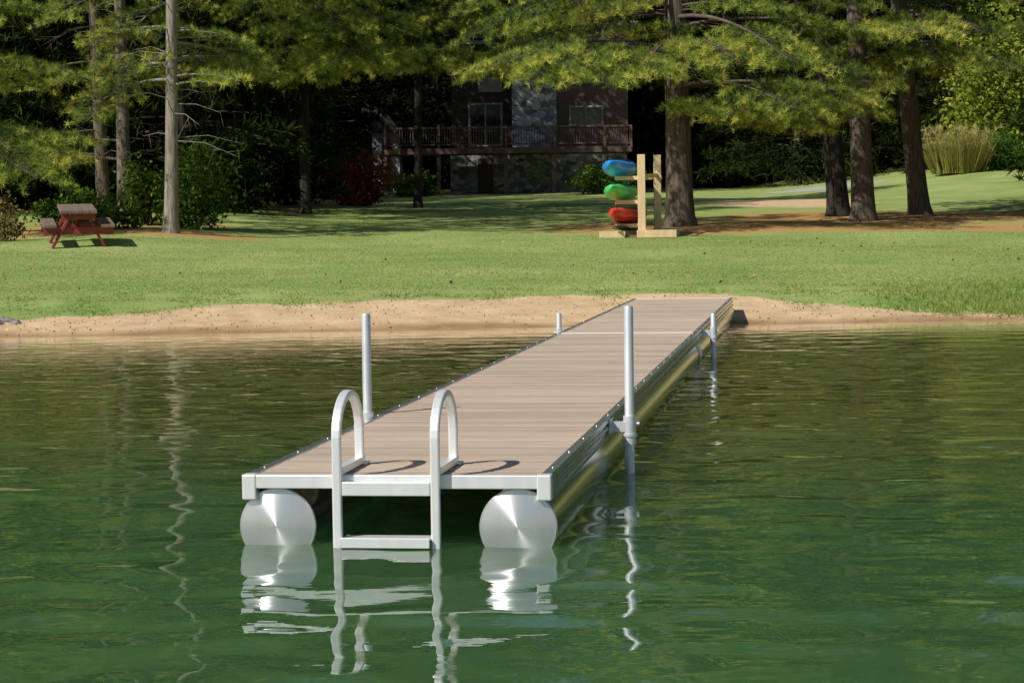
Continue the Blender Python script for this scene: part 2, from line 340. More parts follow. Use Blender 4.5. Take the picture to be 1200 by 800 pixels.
def build_water():
    xs = np.concatenate([np.linspace(-700, -12, 24), np.arange(-9, 9, 0.04), np.linspace(12, 700, 24)])
    ys = np.concatenate([np.linspace(-500, 0, 16), np.arange(1.5, 29, 0.036)])
    X, Y = np.meshgrid(xs, ys); Z = np.zeros_like(X); r2 = np.random.default_rng(3); Zf = np.zeros_like(X)
    for k in range(44):
        lam = 0.22 * (5.2 ** r2.random()); th = r2.normal(1.45, 0.5); q = 2 * math.pi / lam
        sl_ = 0.0086 * r2.uniform(0.6, 1.3)
        Z += sl_ / q * np.sin(q * (math.cos(th) * X + math.sin(th) * Y) + r2.uniform(0, 6.3))
    for k in range(26):
        lam = 0.14 * (2.3 ** r2.random()); th = r2.normal(1.5, 0.4); q = 2 * math.pi / lam
        Zf += 0.0085 / q * np.sin(q * (math.cos(th) * X + math.sin(th) * Y) + r2.uniform(0, 6.3))
    Z = Z * (0.76 + 0.32 * smooth(9, 15, Y)) + Zf * (0.08 + 0.8 * smooth(9.5, 14.5, Y))
    env = 0.85 + 0.4 * np.sin(0.5 * X + 0.8 * Y) * np.sin(0.33 * Y - 0.7 * X + 1)
    Z *= env * (np.abs(X) < 10) * (Y > 1)
    Z *= 1 - 0.78 * smooth(20.0, 26.0, Y)
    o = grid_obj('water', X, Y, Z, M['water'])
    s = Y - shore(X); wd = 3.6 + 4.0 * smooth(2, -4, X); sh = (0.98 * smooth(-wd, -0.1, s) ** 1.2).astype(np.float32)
    a = o.data.attributes.new('shallow_reflection', 'FLOAT', 'POINT'); a.data.foreach_set('value', sh.ravel())
    si = (0.9 * smooth(8.8, 15.5, Y + 0.5 * np.sin(0.8 * X))).astype(np.float32)
    a = o.data.attributes.new('tree_reflection', 'FLOAT', 'POINT'); a.data.foreach_set('value', si.ravel())
    tag(o, 'rippled green lake water with shallows and reflections painted brown towards shore', 'water', kind='structure')

# ------------------------------------------------------------------ trees
def bough(a, b_, r, sp, arch=0.12, start=0.3, zj=(-0.06, 0.13)):
    a = np.array(a, float); b_ = np.array(b_, float); L = np.linalg.norm(b_ - a)
    mid = (a + b_) / 2 + np.array([0, 0, arch * L]); ts = np.linspace(0, 1, 7)[:, None]
    curve = (1 - ts) ** 2 * a + 2 * ts * (1 - ts) * mid + ts ** 2 * b_
    Pp, Dd, Tn, tw = [], [], [], []
    n = max(6, int(L * (1 - start) / (sp * 0.85))); off = r.normal(0, 0.10)
    for i in range(n):
        t = start + (1 - start) * (i + r.random()) / n
        p = (1 - t) ** 2 * a + 2 * t * (1 - t) * mid + t ** 2 * b_
        d = 2 * (1 - t) * (mid - a) + 2 * t * (b_ - mid); d /= np.linalg.norm(d)
        pr = np.cross(d, [0, 0, 1]); pr /= (np.linalg.norm(pr) + 1e-6)
        sd = 1 if i % 2 else -1
        dr = d * 0.65 + pr * sd * r.uniform(0.5, 1.0) + np.array([0, 0, r.uniform(*zj)]); dr /= np.linalg.norm(dr)
        l = min(1.4, (0.18 + 0.42 * (1 - t)) * L * r.uniform(0.6, 1.0) + 0.2)
        m_ = max(2, int(l / sp)); u = (np.arange(m_) + r.random(m_)) / m_ * 0.8 + 0.2
        q = p + dr * (u * l)[:, None]; q[:, 2] -= 0.10 * (u * l) ** 2; q += r.normal(size=q.shape) * sp * 0.2
        Pp.append(q); dd = np.repeat((dr * 0.7 + np.array([0, 0, 0.45]))[None], m_, 0); Dd.append(dd)
        Tn.append(np.clip(0.12 + off + 0.47 * u + 0.20 * t + r.normal(0, 0.17, m_), 0, 1)); tw.append((p, q[-1]))  # lit tips and shaded inner twigs put into the tone
    return curve, np.concatenate(Pp), np.concatenate(Dd), np.concatenate(Tn), tw
def tree(name, label, cat, base, H, r0, tips, crown_from, n_auto, auto_len, seed, group=None, bark='bark_brown', needle='needle', lean=(0, 0), dead=0, power=1.0):
    r = np.random.default_rng(seed)
    root = empty(name, base, 0, label, cat, group)
    mb = MB(); n = 12
    def tp(h): u = h / H; return np.array([lean[0] * u + 0.12 * math.sin(3 * u + seed), lean[1] * u + 0.1 * math.sin(4 * u + 2 * seed), h])
    o0 = tp(0)
    def tpos(h): q = tp(h) - o0; q[2] = h; return q
    hs = [-0.3, 0, 0.25, 0.7] + list(np.linspace(1.6, H, n)); rr = [r0 * 1.55, r0 * 1.35, r0 * 1.12, r0 * 1.02] + [r0 * (1 - 0.93 * (h / H) ** 1.1) for h in np.linspace(1.6, H, n)]
    mb.tube([tpos(h) for h in hs], rr, 12)
    fine, coarse = [], []
    for tip in tips:
        t2 = np.array(tip) - np.array(base)
        hd = math.hypot(t2[0], t2[1]); h = min(H - 1, max(1.0, t2[2] + r.uniform(0.02, 0.25) * hd))
        a = tpos(h); cv, p, d, t, tw = bough(a, t2, r, 0.135, 0.12, max(0.25, 1 - 2.8 / max(hd, 3.3)))
        mb.tube([tuple(q) for q in cv], list(np.linspace(0.02 + 0.008 * hd, 0.006, 7)), 5, False)
        for (q0, q1) in tw: mb.tube([tuple(q0), tuple(q1)], [0.008, 0.003], 3, False)
        fine.append((p, d, t))
    for i in range(n_auto):
        u = ((i + 0.5) / n_auto) ** power; h = crown_from + (H - 0.6 - crown_from) * u; az = i * 2.39996 + r.uniform(-0.4, 0.4)
        L = auto_len * (1 - u) ** 0.65 * r.uniform(0.75, 1.15) + 0.6
        a = tpos(h); b_ = a + np.array([math.cos(az) * L, math.sin(az) * L, L * (-0.16 + 0.45 * u + r.uniform(-0.1, 0.1))])
        cv, p, d, t, tw = bough(a, b_, r, 0.36, 0.1, 0.2, (-0.15, 0.3))
        mb.tube([tuple(q) for q in cv], list(np.linspace(0.015 + 0.01 * L, 0.008, 7)), 4, False); coarse.append((p, d, t))
    for i in range(dead):
        h = r.uniform(1.6, 6.5); az = r.uniform(0, 6.28); L = r.uniform(0.7, 2.2); a = tpos(h)
        b_ = a + np.array([math.cos(az) * L, math.sin(az) * L, r.uniform(-0.35, 0.25) * L]); mid = (a + b_) / 2 + np.array([0, 0, 0.08 * L])
        mb.tube([tuple(a), tuple(mid), tuple(b_)], [0.015, 0.009, 0.003], 4, False)
        for k in range(3):
            s_ = mid + (b_ - mid) * r.random(); e_ = s_ + r.normal(size=3) * 0.25; mb.tube([tuple(s_), tuple(e_)], [0.005, 0.002], 3, False)
    mb.build('trunk', M[bark], root)
    Vs, Ts = [], []
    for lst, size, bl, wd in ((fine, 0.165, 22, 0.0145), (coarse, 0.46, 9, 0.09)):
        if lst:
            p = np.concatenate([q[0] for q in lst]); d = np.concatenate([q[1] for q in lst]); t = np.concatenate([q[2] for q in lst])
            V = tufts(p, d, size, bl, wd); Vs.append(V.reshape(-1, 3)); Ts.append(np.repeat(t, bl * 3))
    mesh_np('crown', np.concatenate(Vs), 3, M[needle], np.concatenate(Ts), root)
    return root
def copy_tree(o, loc, rz, sc, label, group):
    c = o.copy(); C.objects.link(c); c.location = loc; c.rotation_euler = (0, 0, rz); c.scale = (sc, sc, sc)
    c['label'] = label
    if group: c['group'] = group
    for ch in o.children:
        d = ch.copy(); C.objects.link(d); d.parent = c
    return c
rt_ = random.Random(11)
# lower outline of the hanging pine boughs: (column, lowest row)
ENV = [(-60, 190), (0, 205), (60, 215), (95, 185), (115, 115), (160, 90), (250, 108), (330, 108), (430, 84), (500, 84), (560, 95), (600, 90), (660, 96), (700, 106), (760, 112), (815, 105), (850, 158), (1000, 158), (1035, 85), (1060, 112), (1110, 85), (1200, 88), (1300, 90)]
specs = {
    'edge': (-70, 52, -60, 100), 'B': (146, 58, 20, 190), 'C': (122, 61, -20, 150), 'A': (200, 52, 105, 320), 'D': (358, 70, 280, 470), 'N': (490, 76, 430, 680), 'E': (797, 57, 550, 1030), 'Fo': (983, 63, 880, 1040), 'Gt': (1012, 60, 930, 1100), 'H': (1078, 63, 1035, 1210), 'R': (1290, 60, 1180, 1300)}
def tips_for(key, n, dY0, dY1):
    px0, Yt, c0, c1 = specs[key]; out = []
    for i in range(n):
        px = c0 + (c1 - c0) * (i + rt_.random()) / n
        e = np.interp(px, [q[0] for q in ENV], [q[1] for q in ENV])
        k = (1.0, 0.52, 0.9, 0.15, 0.97, 0.5)[i % 6]
        py = e * k + rt_.uniform(-14, 4) - 6
        out.append(P(px, py, Yt + rt_.uniform(dY0, dY1)))
    return out
b = gp(200, 52); litter_spots.append((b.x, b.y, 2.5))
tree('pine_tree', 'pine with slim sunlit grey trunk and bare lower twigs beside the leafy green bush', 'tree', b, 18, 0.165, tips_for('A', 23, -0.8, 2.8), 8, 46, 2.5, 1, None, 'bark_grey', 'needle', (0.4, 0.2), 30)
b = gp(146, 58); litter_spots.append((b.x, b.y, 3))
tree('pine_tree', 'pine with brown trunk standing just left of the sunlit grey trunk', 'tree', b, 20, 0.19, tips_for('B', 10, -1.5, 2), 8.5, 50, 2.8, 2, None, 'bark_mid', 'needle', (0.3, 0), 14)
b = gp(122, 61)
tree('pine_tree', 'pine with shaded brown trunk behind the picnic table', 'tree', b, 20, 0.19, tips_for('C', 9, -1.5, 1), 8.5, 50, 2.8, 3, None, 'bark_brown', 'needle', (-0.2, 0), 10)
b = gp(-70, 52); litter_spots.append((b.x, b.y, 4))
tree('pine_tree', 'pine at the far left edge whose drooping sunlit boughs reach into view', 'tree', b, 18, 0.22, tips_for('edge', 19, -3.5, 1), 7.5, 46, 2.8, 4, None, 'bark_brown', 'needle')
b = gp(358, 70)
tree('pine_tree', 'pine with dark shaded trunk left of the red bush', 'tree', b, 21, 0.17, tips_for('D', 32, -7.5, 0), 10, 56, 3.2, 5, None, 'bark_shaded', 'needle', (0, 0), 0)
b = gp(490, 76)
tree('pine_tree', 'pine with dark trunk in deep shade left of the house', 'tree', b, 22, 0.14, tips_for('N', 42, -6.5, 0), 10, 60, 3.8, 6, None, 'bark_shaded', 'needle')
b = gp(797, 57); litter_spots.append((b.x, b.y, 4.2))
tree('pine_tree', 'large pine with thick trunk directly behind the kayak rack', 'tree', b, 22, 0.35, tips_for('E', 48, -6, 1.5), 8.5, 60, 3.6, 7, None, 'bark_brown', 'needle', (-0.5, 0))
b = gp(983, 63); litter_spots.append((b.x, b.y, 4.5))
tree('pine_tree', 'pine with short leaning dark trunk, left one of the three right hand trunks', 'tree', b, 21, 0.3, tips_for('Fo', 8, -5, -1), 9, 50, 3.4, 8, None, 'bark_shaded', 'needle', (-1.4, 0.6), 6)
b = gp(1012, 60); litter_spots.append((b.x, b.y, 4.5))
tree('pine_tree', 'pine with straight brown trunk, middle one of the three right hand trunks', 'tree', b, 22, 0.31, tips_for('Gt', 9, -5, 0), 8.5, 54, 3.6, 9, None, 'bark_brown', 'needle', (-0.3, 0), 6)
b = gp(1078, 63); litter_spots.append((b.x, b.y, 4.5))
tree('pine_tree', 'pine with trunk leaning left, right one of the three right hand trunks', 'tree', b, 22, 0.29, tips_for('H', 18, -6, 1), 8.5, 54, 3.6, 10, None, 'bark_brown', 'needle', (-1.9, 0), 6)
b = gp(1290, 60); litter_spots.append((b.x, b.y, 5))
tree('pine_tree', 'pine beyond the right edge shading the lawn', 'tree', b, 20, 0.28, tips_for('R', 6, -4, 0), 7, 60, 4.6, 12, None, 'bark_brown', 'needle')
for k_, (x_, y_, lab_) in enumerate(((-9.4, 105, 'added tall shade pine with thin dark trunk at the left end of the house deck'), (-4.35, 105.6, 'added tall shade pine with thin dark trunk in front of the house deck'))):
    tree('pine_tree', lab_, 'tree', Vector((x_, y_, float(terr(x_, y_)))), 24, 0.15, [], 9.2, 90, 5.4, 50 + k_, None, 'bark_shaded', 'needle_shaded', (0.2, 0))  # both pines are added so their high crowns shade the house

# background woods: three prototypes, copied
protos = []
pos = [(-14.6, 105), (-18.5, 103), (-15.6, 110), (-14.2, 98), (-19.5, 108), (-17, 94), (-13.8, 91), (-21, 99), (-14.0, 84), (-18, 88), (19.5, 60), (24, 66), (22, 54), (21, 73)]  # left group placed to shade house; right group unseen, added against sky reflections
rb = random.Random(21)
def okpos(x, y):
    if any((x - a) ** 2 + (y - c) ** 2 < 3.7 ** 2 for a, c in pos): return False
    u = x / y
    if -0.128 < u < 0.095 and y < 119: return False
    if x > 9 and 60 < y < 107: return False
    if u > 0.085 and 60 < y < 107: return False
    return True
tries = 0
while len(pos) < 106 and tries < 9000:
    tries += 1
    y = 68 + 67 * rb.random() ** 1.2; x = rb.uniform(-0.34 * y - 5, 0.34 * y + 4)
    if okpos(x, y): pos.append((x, y))
for i, (x, y) in enumerate(pos):
    side = 'left of' if x < 0 else 'right of'
    lab = 'dark conifer in the shaded woods %s the house' % side; grp = 'conifers in the woods %s the house' % side
    loc = (x, y, float(terr(x, y)))
    if i < 3:
        protos.append(tree('conifer_tree', lab, 'tree', Vector(loc), 22 + i, 0.18 + 0.02 * i, [], 0.7 + 0.4 * i, 104, 4.0, 30 + i, grp, 'bark_shaded', 'needle_shaded', (0.3 * i - 0.3, 0.2), 6, 1.35))
    else:
        copy_tree(protos[i % 3], loc, rb.uniform(0, 6.28), rb.uniform(0.85, 1.12), lab, grp)

r = np.random.default_rng(9)
N = 50000; NC = 1800
cl = np.stack([r.uniform(-95, 95, NC), r.uniform(130, 172, NC), np.zeros(NC)], 1); cl[:, 2] = terr(cl[:, 0], cl[:, 1]) + r.uniform(0, 28, NC)
Pp = cl[r.integers(0, NC, N)] + r.normal(size=(N, 3)) * np.array([2.4, 2.0, 1.7])
V = leaves(Pp, 1.3, 0.7)
o = mesh_np('woodland', V, 4, M['needle_shaded'], np.clip(r.normal(0.5, 0.25, N), 0, 1)); tag(o, 'dense dark wood closing off the view', 'woodland', kind='stuff')

def bush(name, label, cat, base, wx, wy, h, nl, leaf, mat, seed, group=None, clumps=26):
    root = empty(name, base, 0, label, cat, group); r = np.random.default_rng(seed)
    d = unit(r.normal(size=(clumps, 3))); d[:, 2] = np.abs(d[:, 2])
    cc = d * r.uniform(0.35, 0.95, (clumps, 1)) * np.array([wx, wy, h * 0.85]) + np.array([0, 0, h * 0.14])
    k = r.integers(0, clumps, nl); p = cc[k] + r.normal(size=(nl, 3)) * np.array([wx, wx, h * 0.55]) * 0.2
    p[:, 2] = np.maximum(p[:, 2], 0.03)
    ct = r.normal(0.5, 0.16, clumps)[k]
    mesh_np('foliage', leaves(p, leaf), 4, M[mat], np.clip(ct + r.normal(0, 0.15, nl), 0, 1), root)
    mb = MB()
    for i in range(min(12, clumps)):
        q = cc[i]; mb.tube([(q[0] * 0.1, q[1] * 0.1, -0.05), tuple(q * np.array([0.6, 0.6, 0.55])), tuple(q)], [0.03, 0.02, 0.006], 5, False)
    mb.build('stem', M['bark_shaded'], root)
    return root
bush('leafy_bush', 'sunlit broadleaf bush with pale green leaves right of the slim grey trunk', 'bush', gp(226, 55.5), 0.95, 0.9, 2.3, 4200, 0.13, 'leaf', 1)
bush('leafy_bush', 'dark green bush in the shade left of the slim grey trunk', 'bush', gp(172, 57), 0.7, 0.7, 1.9, 2500, 0.13, 'leaf', 2)
bush('leafy_bush', 'low green undergrowth bush behind the picnic table', 'bush', gp(100, 54), 1.2, 0.8, 1.1, 3500, 0.13, 'leaf', 3)
bush('leafy_bush', 'dry brownish undergrowth at the left edge of the lawn', 'bush', gp(2, 47.5), 0.5, 0.5, 1.1, 1000, 0.1, 'leaf_dry', 4)
bush('red_bush', 'red leaved bush on the shaded lawn left of the house deck', 'bush', gp(425, 79), 1.25, 1.0, 1.9, 5000, 0.14, 'leaf_red', 5)
bush('leafy_bush', 'rounded green bush beside the tall ornamental grass', 'bush', gp(1175, 97), 1.3, 1.2, 1.9, 3000, 0.17, 'leaf', 6)
bush('leafy_bush', 'dark bush under the right end of the house deck', 'bush', gp(715, 104), 1.6, 1.1, 1.8, 3000, 0.18, 'leaf', 7)
bush('leafy_bush', 'dark bush under the left end of the house deck', 'bush', gp(485, 103), 1.2, 1.0, 1.2, 2200, 0.18, 'leaf', 8)
for k, (px, Y, hh) in enumerate(((262, 70, 2.2), (320, 76, 2.6), (285, 80, 3.0), (350, 84, 2.4), (240, 66, 1.7), (385, 90, 3.6))):
    bush('leafy_bush', 'dark bush added to fill the deep shade between the grey trunk and the red bush', 'bush', gp(px, Y), 1.7, 1.3, hh, 2600, 0.2, 'needle_shaded', 60 + k, 'dark bushes added to the shaded woods')  # added dark masses standing in for black shade under the trees
bush('leafy_tree', 'pale green broadleaf tree at the right edge behind the ornamental grass', 'tree', gp(1180, 102), 3.4, 3.0, 8.5, 9000, 0.26, 'leaf_yellow', 9, None, 44)
def ornamental(base, label, h, w_, seed):
    root = empty('ornamental_grass', base, 0, label, 'plant'); r = np.random.default_rng(seed); n = 1500
    az = r.uniform(0, 6.28, n); rad = np.sqrt(r.random(n)) * w_ * 0.45
    p0 = np.stack([np.cos(az) * rad, np.sin(az) * rad, np.zeros(n)], 1); out = np.stack([np.cos(az), np.sin(az), np.zeros(n)], 1)
    hh = h * r.uniform(0.55, 1.0, (n, 1)); p1 = p0 + out * (r.uniform(0.0, 0.55, (n, 1)) * w_ * 0.7) + np.array([0, 0, 1]) * hh
    sd = np.stack([-np.sin(az + r.normal(0, .8, n)), np.cos(az), np.zeros(n)], 1) * 0.02
    mesh_np('blades', np.stack([p0 - sd, p0 + sd, p1], 1), 3, M['plume'], np.clip(r.normal(0.35, 0.2, n), 0, 1), root)
    m_ = 160; k = r.integers(0, n, m_); q = p1[k]
    mesh_np('plumes', tufts(q, np.repeat(np.array([[0, 0, 1.0]]), m_, 0), 0.35, 8, 0.03).reshape(-1, 3), 3, M['plume'], np.clip(r.normal(0.9, 0.1, m_), 0, 1), root)
ornamental(gp(1122, 95), 'tall clump of tan ornamental grass on the sunlit far lawn', 1.9, 2.4, 3)

# ------------------------------------------------------------------ grass, leaves, debris
def lawn_grass():
    r = np.random.default_rng(4); n = 190000
    Y = 26.7 + 40 * r.random(n) ** 1.5; X = (r.random(n) * 2 - 1) * (0.25 * Y + 3); s = Y - shore(X)
    e = edge(X) + 0.22 * np.sin(3.1 * X) * smooth(5.5, 3.5, X) + 0.12 * np.sin(7.7 * X + 1) + r.normal(0, 0.15, n)
    lit = np.zeros(n)
    for (lx, ly, rd) in litter_spots: lit = np.maximum(lit, np.exp(-((X - lx) ** 2 + (Y - ly) ** 2) / rd ** 2))
    keep = (s > e) & (r.random(n) > lit * 1.4); X, Y, s, e = X[keep], Y[keep], s[keep], e[keep]; n = len(X)
    Z = terr(X, Y); p = np.stack([X, Y, Z - 0.005], 1)
    patch = 0.5 + 0.25 * np.sin(0.9 * X + 0.5 * Y) * np.sin(0.7 * Y - 0.6 * X + 2) + 0.2 * np.sin(2.3 * X + 1.1 * Y)
    tall = np.exp(-((s - e) / 0.3) ** 2) * 0.5 + smooth(4.0, 6.0, X) * (1 - smooth(1.5, 6, s)) * 3.6
    h = (0.014 + 0.016 * r.random(n)) * (1 + tall)
    V = tufts(p, np.repeat(np.array([[0, 0, 1.3]]), n, 0), 1.0, 3, 0.012)
    base_ = (V[:, :, 0] + V[:, :, 1]) / 2; V[:, :, 2] = base_ + (V[:, :, 2] - base_) * h[:, None, None]
    V[:, :, 2, 2] = np.maximum(V[:, :, 2, 2], Z[:, None] + 0.01)
    tn = np.clip(0.28 + 0.42 * patch + r.normal(0, 0.13, n) - 0.05 * smooth(4.2, 6.2, X), 0, 1)
    o = mesh_np('grass', V.reshape(-1, 3), 3, M['grass'], tn); tag(o, 'short mown lawn grass running down to the beach', 'grass', kind='stuff')
    n = 700; Y = 30 + 32 * r.random(n); X = (r.random(n) * 2 - 1) * (0.25 * Y + 3); k = r.random(n) < 0.2 + 0.6 * smooth(0, 8, X); X = X[k]; Y = Y[k]
    p = np.stack([X, Y, terr(X, Y) + 0.03], 1); o = mesh_np('fallen_leaves', leaves(p, 0.06, 0.8), 4, M['fallen'], r.random(len(X)) * 0.7); tag(o, 'dry autumn leaves scattered over the lawn', 'leaves', kind='stuff')
    n = 1300; X = r.uniform(-9, 9, n); s = r.random(n) ** 0.8 * edge(X) + 0.02; Y = shore(X) + s
    p = np.stack([X, Y, terr(X, Y) + 0.01], 1); V = leaves(p, 0.03, 0.7); o = mesh_np('beach_debris', V, 4, M['pebble'], r.random(n)); tag(o, 'pebbles and bits of leaf litter strewn over the sand', 'debris', kind='stuff')
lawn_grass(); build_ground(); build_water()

def rock(base, sx, sy, sz, seed, label):
    bm = bmesh.new(); bmesh.ops.create_icosphere(bm, subdivisions=3, radius=1); rr = random.Random(seed); ph = [rr.uniform(0, 6) for _ in range(6)]
    for v in bm.verts:
        c = v.co; k = 1 + 0.16 * math.sin(3 * c.x + ph[0]) + 0.13 * math.sin(4 * c.y + ph[1]) + 0.12 * math.sin(5 * c.z + ph[2]) + 0.05 * math.sin(11 * c.x + 9 * c.z + ph[3])
        v.co = Vector((c.x * k * sx, c.y * k * sy, c.z * k * sz + sz * 0.4))
    me = bpy.data.meshes.new('rock'); bm.to_mesh(me); bm.free(); me.materials.append(M['rock'])
    o = bpy.data.objects.new('rock', me); C.objects.link(o); o.location = base; tag(o, label, 'rock')
for px, Y, s_, lab in ((2, 27.3, 0.075, 'largest grey rock at the water line, left edge'), (14, 27.15, 0.045, 'small grey rock right of the largest shore rock'), (-9, 27.1, 0.06, 'grey rock at the far left end of the beach')):
    rock(gp(px, Y), s_ * 1.5, s_, s_ * 0.7, int(px) + 40, lab)

# ------------------------------------------------------------------ dock
def dock():
    o0 = G(463.5, 557, 0.285); root = empty('floating_dock', (o0.x, o0.y, 0), R(-7.9), 'long floating dock with brown deck boards on aluminium pontoons reaching to shore', 'dock')
    L1, L = 10.86, 19.1; W2 = 0.622; zt = 0.285
    mb = MB(); y = 0.03; bw_ = 0.139
    while y < L - 0.1:
        if not (L1 - 0.1 < y < L1 + 0.02):
            j = random.uniform(-0.001, 0.001)
            mb.box(-W2 + 0.034, W2 - 0.034, y, y + bw_ - 0.016, zt - 0.026, zt - 0.001 + j)
        y += bw_ if not (L1 - 0.1 < y < L1 + 0.02) else 0.05
    mb.build('deck_boards', M['board'], root, bevel=0.002)
    def bolt(x, y, par, proto=[None]):
        if proto[0] is None:
            t = MB(); t.tube([(0, 0, 0), (0, 0, 0.003), (0, 0, 0.0045)], [0.005, 0.005, 0.003], 8); proto[0] = t.build('bolt', M['alu'], par); c = proto[0]
        else:
            c = proto[0].copy(); C.objects.link(c); c.parent = par
        c.location = (x, y, zt + 0.003)
    for sx in (-1, 1):
        for (y0, y1) in ((0.012, L1 - 0.02), (L1 + 0.02, L)):
            mb = MB(); prof = [(W2 - 0.04, zt + 0.003), (W2, zt + 0.003), (W2, zt - 0.018), (W2 - 0.012, zt - 0.022), (W2 - 0.012, zt - 0.034), (W2 - 0.002, zt - 0.038), (W2 - 0.002, zt - 0.054), (W2 - 0.012, zt - 0.058), (W2 - 0.012, zt - 0.078), (W2, zt - 0.082), (W2, zt - 0.098), (W2 - 0.04, zt - 0.098), (W2 - 0.04, zt - 0.09), (W2 - 0.022, zt - 0.088), (W2 - 0.022, zt - 0.004), (W2 - 0.04, zt - 0.004)]
            mb.prism([(sx * a, c) for a, c in prof], y0, y1); rail = mb.build('side_rail', M['alu'], root)
            y = y0 + 0.25
            while y < y1: bolt(sx * (W2 - 0.02), y, rail); y += 0.6
    MB().box(-W2 + 0.05, W2 - 0.05, -0.012, 0.024, zt - 0.052, zt + 0.003).build('front_rail', M['alu_white'], root, bevel=0.004)
    MB().box(-W2 + 0.04, W2 - 0.04, L - 0.06, L, zt - 0.08, zt + 0.004).build('end_rail', M['alu_white'], root, bevel=0.004)
    for sx in (-1, 1):
        x0, x1 = sorted((sx * (W2 - 0.052), sx * (W2 + 0.006)))
        c = MB(); c.box(x0, x1, -0.016, 0.05, zt - 0.098, zt + 0.005); c.build('corner_cap', M['alu_white'], root, bevel=0.006)
    MB().box(-W2 + 0.04, W2 - 0.04, L1 - 0.045, L1 + 0.045, zt - 0.01, zt + 0.005).build('joint_strip', M['alu_white'], root, bevel=0.002)
    for y in np.arange(0.35, L, 1.2):
        MB().box(-W2 + 0.03, W2 - 0.03, y, y + 0.05, zt - 0.085, zt - 0.03).build('crossbeam', M['alu_dull'], root)
    rp, zp, xp = 0.154, 0.076, 0.490
    for sx in (-1, 1):
        for (y0, y1) in ((0.03, L1 - 0.15), (L1 + 0.15, L - 0.15)):
            mb = MB(); mb.tube([(sx * xp, y0, zp), (sx * xp, y1, zp)], rp, 64, False); po = mb.build('pontoon', M['alu_dull'], root)
            for ye, dy in ((y0, -1), (y1, 1)):
                cp = MB(); n = 64; prof = [[(rp + 0.003, 0.0), (rp + 0.003, 0.012)], [(rp + 0.003, 0.012), (rp - 0.001, 0.016)], [(rp - 0.001, 0.016), (rp - 0.006, 0.0165)], [(rp - 0.006, 0.0165), (rp * 0.7, 0.0255), (rp * 0.4, 0.0315), (rp * 0.15, 0.0345), (0.001, 0.0352)]]
                for seg in prof:
                    i = len(cp.v)
                    for (a, d) in seg:
                        for j in range(n):
                            t = 2 * math.pi * j / n; cp.v.append((math.cos(t) * a, dy * d, math.sin(t) * a))
                    for kk in range(len(seg) - 1):
                        for j in range(n): cp.face([i + kk * n + j, i + kk * n + (j + 1) % n, i + (kk + 1) * n + (j + 1) % n, i + (kk + 1) * n + j], True)
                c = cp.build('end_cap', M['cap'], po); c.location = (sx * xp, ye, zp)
            for ys in np.arange(y0 + 0.9, y1, 2.0):
                MB().box(sx * xp - 0.05, sx * xp + 0.05, ys, ys + 0.05, zp + rp - 0.01, zt - 0.086).build('pontoon_bracket', M['alu_dull'], root)
    xc = -0.03
    def flat(mb, pts, wx, tk):
        n = len(pts); ids = []
        for k, (y, z) in enumerate(pts):
            a = Vector(pts[max(k - 1, 0)]); b_ = Vector(pts[min(k + 1, n - 1)]); d = (b_ - a).normalized(); nrm = Vector((-d.y, d.x)); i = len(mb.v)
            for sx_, sn in ((-1, -1), (1, -1), (1, 1), (-1, 1)): mb.v.append((mb.cx + sx_ * wx / 2, y + nrm.x * sn * tk / 2, z + nrm.y * sn * tk / 2))
            ids.append(i)
        for k in range(n - 1):
            for j in range(4): mb.face([ids[k] + j, ids[k] + (j + 1) % 4, ids[k + 1] + (j + 1) % 4, ids[k + 1] + j])
        mb.face([ids[0] + j for j in (3, 2, 1, 0)]); mb.face([ids[-1] + j for j in range(4)])
    ladder = None
    for k, dx in enumerate((-0.199, 0.199)):
        mb = MB(); mb.cx = xc + dx; ya, yb = -0.045, 0.40; ztop = 0.455; rad = (yb - ya) / 2
        pts = [(ya, -0.95), (ya, -0.3), (ya, 0.1), (ya, ztop - 0.02)]
        for i in range(0, 19):
            t = math.pi - math.pi * i / 18; pts.append(((ya + yb) / 2 + rad * math.cos(t), ztop - 0.015 + rad * 0.72 * math.sin(t)))
        pts += [(yb, 0.41), (yb, zt + 0.03)]
        if ladder is None:
            st = MB(); st.box(xc - 0.178, xc + 0.178, -0.058, -0.03, zt - 0.075, zt - 0.02); ladder = st.build('ladder', M['alu_white'], root, bevel=0.003); ladder['label'] = 'white aluminium swim ladder with two looped handrails'
        flat(mb, pts, 0.038, 0.03); mb.build('handrail', M['alu_white'], ladder, bevel=0.007)
        ft = MB(); ft.box(mb.cx - 0.019, mb.cx + 0.019, ya + 0.02, yb + 0.03, zt + 0.004, zt + 0.034); ft.box(mb.cx - 0.035, mb.cx + 0.035, yb - 0.04, yb + 0.06, zt + 0.0035, zt + 0.010)
        ft.build('foot_plate', M['alu_white'], ladder, bevel=0.003)
    for z in (0.045, -0.25, -0.54, -0.83):
        st = MB(); st.box(xc - 0.178, xc + 0.178, -0.085, -0.072, z - 0.040, z); st.box(xc - 0.178, xc + 0.178, -0.0715, 0.03, z - 0.012, z - 0.003)
        st.build('step', M['alu_white'], ladder, bevel=0.002)
    for sx, y, top in ((-1, 2.80, 0.815), (1, 2.55, 0.853), (-1, 11.55, 0.434), (1, 11.65, 0.416)):
        x = sx * (W2 + 0.065) if sx < 0 else W2 + 0.10
        mb = MB(); mb.tube([(x, y, -1.6), (x, y, top - 0.012), (x, y, top)], [0.024, 0.024, 0.021], 20); p = mb.build('post', M['galv'], root)
        s_ = MB(); s_.tube([(x, y, 0.15), (x, y, 0.295)], 0.032, 20)
        s_.tube([(x, y, 0.19), (x, y, 0.205)], 0.037, 20)
        s_.bar((sx * W2, y, zt - 0.045), (x, y, zt - 0.045), 0.05, 0.05); s_.box(*sorted((sx * (W2 + 0.001), sx * (W2 + 0.010))), y - 0.07, y + 0.07, zt - 0.08, zt - 0.006)
